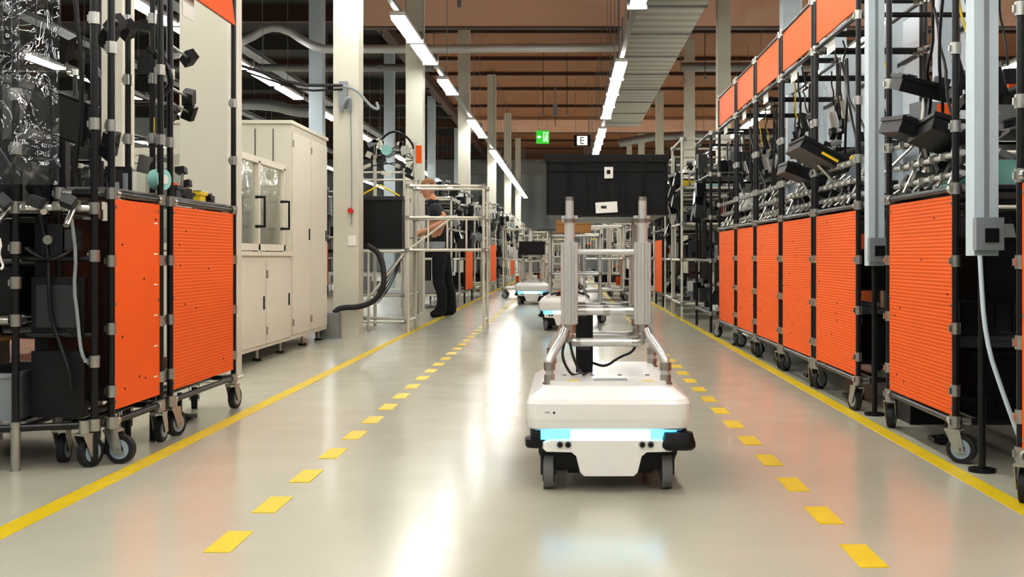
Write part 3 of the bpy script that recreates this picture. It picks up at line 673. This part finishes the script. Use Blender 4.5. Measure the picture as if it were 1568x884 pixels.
b.box(-3.1, -2.4, 8.62, 8.65, 1.3, 1.42, 'alu'); b.box(-2.7, -2.5, 8.55, 8.62, 1.15, 1.4, 'mach')
for y, z in ((8.55, 1.02), (9.3, 1.02)):
    b.tube([(XM-.03, y, z), (XM+.04, y, z), (XM+.04, y, z+.22), (XM-.03, y, z+.22)], .012, 'plas', 8)
b.tube([(XM-.03, 7.98, 1.5), (XM-.0, 7.98, 1.53), (XM-.1, 8.1, 1.55)], .015, 'plas', 8)
b.box(-3.3, XM, 9.52, 10.94, .1, 1.9, 'mach'); face_doors(XM, ((9.54, 10.22), (10.22, 10.92)), .14, 1.84)
for x in (-2.45, -2.6, -2.8, -3.05): b.box(x, x+.008, 9.512, 9.52, 1.56, 1.86, 'machd')
b.box(-3.3, XM+.015, 9.5, 10.96, 1.9, 1.93, 'mach')
for y in (8.0, 8.7, 9.4, 10.2, 10.85):
    for x in (-3.2, XM-.06): b.cyl((x, y, 0), (x, y, .02), .035, 'plas', 12); b.cyl((x, y, .02), (x, y, .1), .012, 'chrome', 8)
b.build('enclosed_assembly_machine', bevel=.005)
b = B(); b.box(-2.42, -2.2, 10.99, 11.14, 0, .25, 'grey'); b.box(-2.4, -2.22, 10.985, 10.99, .03, .22, 'steel')
b.tube([(-2.25, 11.05, .25), (-2.2, 11.08, .3), (-2.0, 11.1, .3), (-1.84, 11.12, .38), (-1.78, 11.15, .52), (-1.8, 11.2, .72), (-1.86, 11.25, .84), (-1.97, 11.3, .9)], .027, 'rub', 12, 2); b.build('floor_junction_box')

# ------------------------------------------------------------------ tube stations mid distance
def tstation(x0, x1, y0, y1, zt, levels, seed, k='ivory', shelf=True, n=8):
    rng = random.Random(seed); b = B()
    frame(b, x0, x1, y0, y1, 0, zt, levels, k, .015, 'chrome')
    if shelf:
        for z in levels[:-1]:
            b.box(x0+.02, x1-.02, y0+.02, y1-.02, z+.015, z+.022, 'steel'); clutter(b, x0+.03, x1-.03, y0+.03, y1-.03, z+.022, n, rng, 1.7)
    return b
b = tstation(-1.66, -.87, 11.95, 12.5, 1.54, [.86, 1.2, 1.53], 3, n=0, shelf=False)
b.cyl((-1.66, 11.95, .12), (-1.66, 12.5, .12), .015, 'ivory'); b.cyl((-.87, 11.95, .12), (-.87, 12.5, .12), .015, 'ivory')
for x in (-1.45, -1.25, -1.05): b.cyl((x, 11.95, .86), (x, 11.95, 1.2), .01, 'ivory', 8)
b.cyl((-1.66, 11.95, .86), (-1.2, 11.95, 1.2), .012, 'ivory', 8); b.box(-1.5, -1.3, 12.0, 12.2, .88, .95, 'grey'); b.box(-1.15, -1.0, 12.0, 12.3, .88, .98, 'plas'); b.box(-1.64, -.89, 11.97, 12.48, .872, .88, 'steel')
for x in (-1.5, -1.2): b.obox((x, 12.1, 1.2), (.08, .3, .05), (0, 0, 0), 'alu')
b.build('tube_frame_rack')
b = tstation(-2.3, -1.7, 12.1, 12.8, 1.5, [.1, .85], 4, n=0, shelf=False)
b.box(-2.28, -1.72, 12.12, 12.78, .862, .875, 'steel')
b.cyl((-2.3, 12.1, .1), (-1.7, 12.1, .85), .013, 'ivory'); b.cyl((-2.1, 12.1, .0), (-2.1, 12.1, .85), .013, 'ivory')
for i in range(5): b.tube([(-1.75, 12.15+.04*i, .8), (-1.85, 12.1, .5+.05*i), (-2.0, 12.1, .3+.04*i)], .006, 'blk', 6, 1)
b.build('tube_frame_workbench')
b = B(); b.box(-2.24, -1.76, 12.2, 12.7, .0, .52, 'plas'); b.box(-2.26, -1.74, 12.18, 12.72, .52, .56, 'plas2')
b.tube([(-2.22, 12.2, .56), (-2.0, 12.25, .68), (-1.78, 12.2, .56)], .01, 'yellow', 8); b.build('black_covered_container', (0, 0, .876))
rng = random.Random(15); b = B()
b.cyl((-1.74, 13.1, 0), (-1.74, 13.1, 2.1), .025, 'ivory'); b.cyl((-2.2, 13.1, 0), (-2.2, 13.1, 2.05), .02, 'ivory'); b.cyl((-2.2, 13.1, 1.95), (-1.74, 13.1, 2.05), .015, 'alu')
for i in range(14):
    p = (rng.uniform(-2.3, -1.78), 13.05, rng.uniform(1.7, 2.15)); b.obox(p, (rng.uniform(.03, .12), .06, rng.uniform(.03, .1)), (0, rng.uniform(-.5, .5), 0), rng.choice(('plas', 'plas2', 'chrome', 'ivory', 'grey')))
    b.cyl(p, (rng.choice((-1.74, -2.2)), 13.1, 1.9), .006, 'blk', 6)
b.tube([(-2.2, 13.1, 2.05), (-2.0, 13.05, 2.25), (-1.8, 13.05, 2.15), (-1.74, 13.1, 2.0)], .012, 'plas', 8, 2)
b.box(-1.72, -1.66, 13.04, 13.08, 1.86, 2.06, 'orange'); b.cyl((-2.05, 13.02, 2.0), (-2.05, 12.96, 2.0), .06, 'teal', 16); b.cyl((-2.05, 13.06, 2.0), (-2.2, 13.1, 1.95), .01, 'blk', 6)
b.build('overhead_screwdriver_fixture')
b = tstation(-2.9, -2.05, 14.4, 15.8, 1.9, [.3, 1.05, 1.85], 8, n=6); b.build('tube_frame_workbench')

def rack(seed, W=1.2, D=.7, zt=2.2, k='ivory', orange=False, s=1, dense=10):
    rng = random.Random(seed); b = B()
    lv = [.2, .75, 1.2, 1.65, zt-.02]
    frame(b, 0, s*D, 0, W, 0, zt, lv, k, .016)
    for z in lv[:-1]:
        b.box(s*.02, s*(D-.02), .02, W-.02, z+.016, z+.024, 'steel')
        clutter(b, s*.04, s*(D-.04), .04, W-.04, z+.024, dense, rng, 1.9)
    for i in range(5):
        y = rng.uniform(.1, W-.1); b.cyl((0, y, .75), (0, y, rng.uniform(1.3, zt)), .012, rng.choice(('blk', k)), 8)
        cable(b, (0, y, 1.7), (-.0, rng.uniform(.1, W-.1), 1.2), .15, 'blk', .009, rng)
        b.obox((-s*.04, y, rng.uniform(1.0, 1.9)), (.1, .2, .15), (rng.uniform(-.3, .3), rng.uniform(-.4, .4), 0), rng.choice(('plas', 'plas', 'plas2', 'grey', 'screen')))
    if orange: b.box(-s*.02, -s*.014, .04, W-.04, .22, 1.05, 'rib')
    b.box(s*(D+.0), s*(D+.01), 0, W, .2, zt, 'plas2')
    return b
specs = [
 (1.5, 11.9, 1, 31, 1.3, 'blk', False, 2.1), (1.44, 14.3, 1, 32, 1.3, 'ivory', False, 2.28), (1.5, 16, 1, 33, 1.4, 'ivory', False, 2.2), (1.5, 17.8, 1, 34, 1.4, 'blk', True, 2.1), (1.5, 19.6, 1, 35, 1.5, 'ivory', False, 2.2), (1.5, 22, 1, 36, 2.0, 'ivory', True, 2.3), (1.5, 25, 1, 37, 2.4, 'blk', False, 2.3), (1.5, 29.5, 1, 38, 2.4, 'ivory', True, 2.2), (1.6, 34, 1, 39, 2.4, 'ivory', False, 2.3), (1.6, 40, 1, 40, 2.4, 'ivory', False, 2.2),
 (-1.75, 17.3, -1, 51, 1.3, 'ivory', False, 1.7), (-1.72, 19.2, -1, 52, 1.5, 'blk', True, 1.9), (-1.72, 21.3, -1, 53, 1.6, 'ivory', False, 1.8), (-1.72, 25.5, -1, 54, 2, 'ivory', True, 2.0), (-1.72, 28.5, -1, 55, 2.2, 'blk', False, 2.1), (-1.72, 31, -1, 59, 2.0, 'ivory', False, 2.0), (-1.72, 34.5, -1, 56, 2.4, 'ivory', True, 2.1), (-1.72, 38, -1, 57, 2.4, 'ivory', False, 2.1), (-1.72, 44, -1, 58, 2.4, 'ivory', True, 2.1),
 (-3.7, 8.6, -1, 62, 1.7, 'blk', False, 2.2), (-4.6, 10.8, -1, 63, 1.8, 'blk', False, 2.1), (-3.6, 13, -1, 64, 1.8, 'ivory', False, 2.1), (-5.6, 8.4, -1, 65, 1.8, 'blk', False, 2.2), (-5.2, 14.5, -1, 66, 2.2, 'ivory', True, 2.1), (-6.8, 11.5, -1, 67, 2.2, 'blk', False, 2.2), (-6.5, 17, -1, 68, 2.4, 'ivory', False, 2.2), (-4.9, 21, -1, 69, 2.4, 'blk', True, 2.2), (-4.8, 24.5, -1, 70, 2.4, 'ivory', False, 2.2), (-8.4, 15, -1, 71, 2.4, 'blk', False, 2.2), (-9.6, 19, -1, 72, 2.4, 'blk', True, 2.2),
 (2.7, 3.6, 1, 81, 1.4, 'blk', False, 2.0), (3.0, 7.0, 1, 82, 1.6, 'blk', False, 2.0), (3.1, 9.4, 1, 83, 1.8, 'ivory', False, 2.2), (3.4, 12.2, 1, 84, 1.8, 'blk', True, 2.2), (4.6, 9.5, 1, 85, 2, 'blk', False, 2.2), (4.8, 14, 1, 86, 2, 'ivory', True, 2.2), (3.6, 16.5, 1, 87, 2, 'blk', False, 2.2), (6, 17, 1, 88, 2, 'ivory', False, 2.2)]
for x, y, s_, sd, W, k, o, zt in specs:
    rack(sd, W, .75, zt, k, o, s_).build('tube_frame_workstation', (x, y, 0))
def trolley(W, D, zt, seed, k='ivory', n=0):
    rng = random.Random(seed); b = B(); frame(b, 0, W, 0, D, .14, zt, [.18, zt*.55, zt-.02], k, .016)
    for x in (0, W):
        for y in (0, D): caster(b, x, y, .16, ang=rng.random())
    for z in (.18, zt*.55):
        b.box(.02, W-.02, .02, D-.02, z+.016, z+.024, 'steel')
        if n: clutter(b, .03, W-.03, .03, D-.03, z+.024, n, rng, 1.8)
    for x in (.2, .4, .6):
        if x < W: b.cyl((x, 0, zt*.55), (x, 0, zt), .01, k, 8)
    return b
trolley(.7, .9, 1.35, 1).build('tube_frame_trolley', (.32, 20.5, 0)); trolley(.9, .9, 1.6, 2, n=6).build('tube_frame_trolley', (.4, 25.5, 0)); trolley(.8, .8, 1.1, 3).build('tube_frame_trolley', (-.5, 27, 0)); trolley(1, 1, 1.6, 4, n=5).build('tube_frame_trolley', (.0, 33, 0))
trolley(.6, .5, 1.06, 5, 'alu').build('tube_frame_trolley', (-.2, 13.6, 0))
b = B(); b.box(0, .42, 0, .3, 0, .2, 'card'); b.box(.2, .22, -.002, 0, 0, .2, 'yellow'); b.box(-.0, .42, -.001, 0, .095, .1, 'woodd'); b.build('cardboard_box', (-.13, 13.7, 1.077))
b = B(); b.crate(0, .42, 0, .6, 0, .22, 'plas'); b.build('black_transport_crate', (-.79, 18.96, .82))
b = B(); frame(b, 0, .3, 0, .5, 0, .45, [.02, .43], 'alu', .014); b.build('aluminium_carrier_frame', (-.73, 19.0, .368))
for x, y in ((-1.0, 24), (-.95, 30), (.9, 29.5), (.85, 22.5), (-1.1, 35), (-.5, 40), (.6, 38), (-1.2, 21.5)):
    trolley(.5, .8, 1.25+.3*((y*7) % 3)/2, int(y), n=4).build('tube_frame_trolley', (x, y, 0))

# ------------------------------------------------------------------ worker
def skin_mesh(pts, edges, radii, root=0, sub=2):
    me = bpy.data.meshes.new('sk'); me.from_pydata(pts, edges, []); o = bpy.data.objects.new('sk', me); bpy.context.scene.collection.objects.link(o)
    md = o.modifiers.new('s', 'SKIN'); md.use_smooth_shade = True; md.branch_smoothing = .4
    sv = me.skin_vertices[0].data
    for i, r in enumerate(radii): sv[i].radius = r if isinstance(r, tuple) else (r, r); sv[i].use_root = (i == root)
    sm = o.modifiers.new('u', 'SUBSURF'); sm.levels = sub; sm.render_levels = sub
    bpy.context.view_layer.update(); dg = bpy.context.evaluated_depsgraph_get()
    out = bpy.data.meshes.new_from_object(o.evaluated_get(dg)); bpy.data.objects.remove(o); return out
J = dict(pel=(0, 0, .98), bel=(-.01, 0, 1.12), che=(-.05, 0, 1.34), nb=(-.09, 0, 1.5), nk=(-.12, 0, 1.57), hd=(-.145, 0, 1.64),
 sN=(-.07, -.2, 1.47), eN=(.09, -.28, 1.26), fN=(-.03, -.29, 1.2), wN=(-.19, -.26, 1.14), sF=(-.09, .2, 1.47), eF=(-.04, .29, 1.24), fF=(-.15, .26, 1.18), wF=(-.27, .19, 1.13),
 hN=(0, -.11, .93), kN=(-.03, -.13, .5), aN=(.02, -.14, .1), tN=(-.13, -.15, .05), hF=(0, .11, .93), kF=(.06, .14, .5), aF=(.13, .15, .1), tF=(-.02, .17, .05), hlN=(.06, -.14, .05), hlF=(.17, .15, .05), cfN=(.03, -.135, .34), cfF=(.11, .145, .34))
names = list(J); ix = {n: i for i, n in enumerate(names)}
E = [('pel', 'bel'), ('bel', 'che'), ('che', 'nb'), ('nb', 'nk'), ('nk', 'hd'), ('che', 'sN'), ('sN', 'eN'), ('eN', 'fN'), ('fN', 'wN'), ('che', 'sF'), ('sF', 'eF'), ('eF', 'fF'), ('fF', 'wF'),
 ('pel', 'hN'), ('hN', 'kN'), ('kN', 'cfN'), ('cfN', 'aN'), ('aN', 'tN'), ('aN', 'hlN'), ('pel', 'hF'), ('hF', 'kF'), ('kF', 'cfF'), ('cfF', 'aF'), ('aF', 'tF'), ('aF', 'hlF')]
rad = dict(pel=(.16, .17), bel=(.155, .16), che=(.165, .19), nb=(.1, .1), nk=.068, hd=.06, sN=.09, eN=.055, fN=.052, wN=.034, sF=.09, eF=.055, fF=.052, wF=.034, hN=.118, kN=.084, aN=.058, tN=.05, hF=.118, kF=.084, aF=.058, tF=.05, hlN=.05, hlF=.05, cfN=.078, cfF=.078)
me = skin_mesh([J[n] for n in names], [(ix[a], ix[c]) for a, c in E], [rad[n] for n in names], ix['pel'])
me.materials.clear()
for k in ('shirt', 'trous', 'skin', 'shoe'): me.materials.append(M[k])
def seg(p, a, c):
    a = Vector(a); c = Vector(c); d = c-a; t = max(0, min(1, (p-a).dot(d)/d.length_squared)); return (p-(a+d*t)).length, t
for f in me.polygons:
    c = f.center; f.use_smooth = True; best = min(((seg(c, J[a], J[e])[0], a, e) for a, e in E)); t = seg(c, J[best[1]], J[best[2]])[1]
    a, e = best[1], best[2]; mi = 0
    if e in ('nk', 'hd'): mi = 2 if c.z > 1.56 else 0
    elif e in ('eN', 'eF'): mi = 0 if t < .6 else 2
    elif e in ('fN', 'wN', 'fF', 'wF'): mi = 2
    elif e in ('hN', 'kN', 'aN', 'tN', 'hF', 'kF', 'aF', 'tF', 'hlN', 'hlF', 'cfN', 'cfF'): mi = 1
    if c.z < 1.0 and mi == 0 and abs(c.y) < .24: mi = 1
    if c.z < .1: mi = 3
    f.material_index = mi
zmin = min(v.co.z for v in me.vertices)
worker = bpy.data.objects.new('standing_worker', None); bpy.context.scene.collection.objects.link(worker)
wb = place('body', me); wb.parent = worker
h = B(); rings = []
prof = [(-.115, .035, .04, -.045), (-.105, .05, .048, -.04), (-.085, .066, .056, -.03), (-.05, .08, .066, -.018), (-.01, .09, .073, -.006), (.03, .096, .077, 0), (.06, .094, .075, .004), (.09, .08, .065, .008), (.112, .05, .042, .01), (.12, .015, .014, .01)]
for z, rx, ry, ox in prof: rings.append([(ox+rx*math.cos(2*math.pi*i/20), ry*math.sin(2*math.pi*i/20), z) for i in range(20)])
h.loft(rings, 'skin', True)
h.loft([[(x*1.03+.006, y*1.04, z+.004) for x, y, z in r] for r in rings[6:]], 'hair', True)
h.sph((.03, 0, .035), (.075, .077, .07), 'hair', 16, 10)
h.tube([(-.09, 0, .02), (-.108, 0, -.01), (-.118, 0, -.026), (-.1, 0, -.035)], [.008, .011, .015, .01], 'skin', 8)
for q in (-1, 1):
    h.sph((.012, q*.076, -.008), (.018, .008, .032), 'skin', 10, 8); h.sph((-.088, q*.031, .005), (.01, .013, .008), 'white', 8, 6); h.sph((-.096, q*.031, .005), (.004, .005, .005), 'plas', 8, 6); h.obox((-.093, q*.031, .024), (.008, .032, .006), (0, 0, 0), 'hair')
h.obox((-.092, 0, -.062), (.008, .04, .007), (0, 0, 0), 'lip')
ho = h.build('head', (-.17, 0, 1.715), rot=(0, -.35, .15)); ho.parent = worker
def hand(w, d, side):
    hb = B(); w = Vector(w); d = Vector(d).normalized(); up = Vector((0, 0, 1)); sd = d.cross(up).normalized()*side; dn = sd.cross(d)*side
    if dn.z > 0: dn = -dn
    hb.tube([w-d*.02, w+d*.02, w+d*.06, w+d*.09], [.03, .035, .04, .032], 'skin', 10)
    for i, L in enumerate((.07, .08, .074, .058)):
        o = w+d*.082+sd*(-.03+.02*i); hb.tube([o, o+d*L*.45+dn*.005, o+d*L*.75+dn*.02, o+d*L*.9+dn*.038], [.0095, .009, .0085, .006], 'skin', 8)
    o = w+d*.03-sd*.03; hb.tube([o, o-sd*.025+d*.025+dn*.01, o-sd*.025+d*.055+dn*.025], [.013, .011, .008], 'skin', 8)
    x = hb.build('hand'); x.parent = worker
hand(J['wN'], Vector(J['wN'])-Vector(J['fN']), 1); hand(J['wF'], Vector(J['wF'])-Vector(J['fF']), -1)
worker.location = (-1.65, 15.0, -zmin)

# ------------------------------------------------------------------ world
w = bpy.data.worlds.new('world'); bpy.context.scene.world = w; w.use_nodes = True
w.node_tree.nodes['Background'].inputs[0].default_value = (.8, .85, 1, 1); w.node_tree.nodes['Background'].inputs[1].default_value = .3
vs = bpy.context.scene.view_settings
vs.view_transform = 'Standard'; vs.look = 'None'; vs.exposure = -.12; vs.gamma = .86
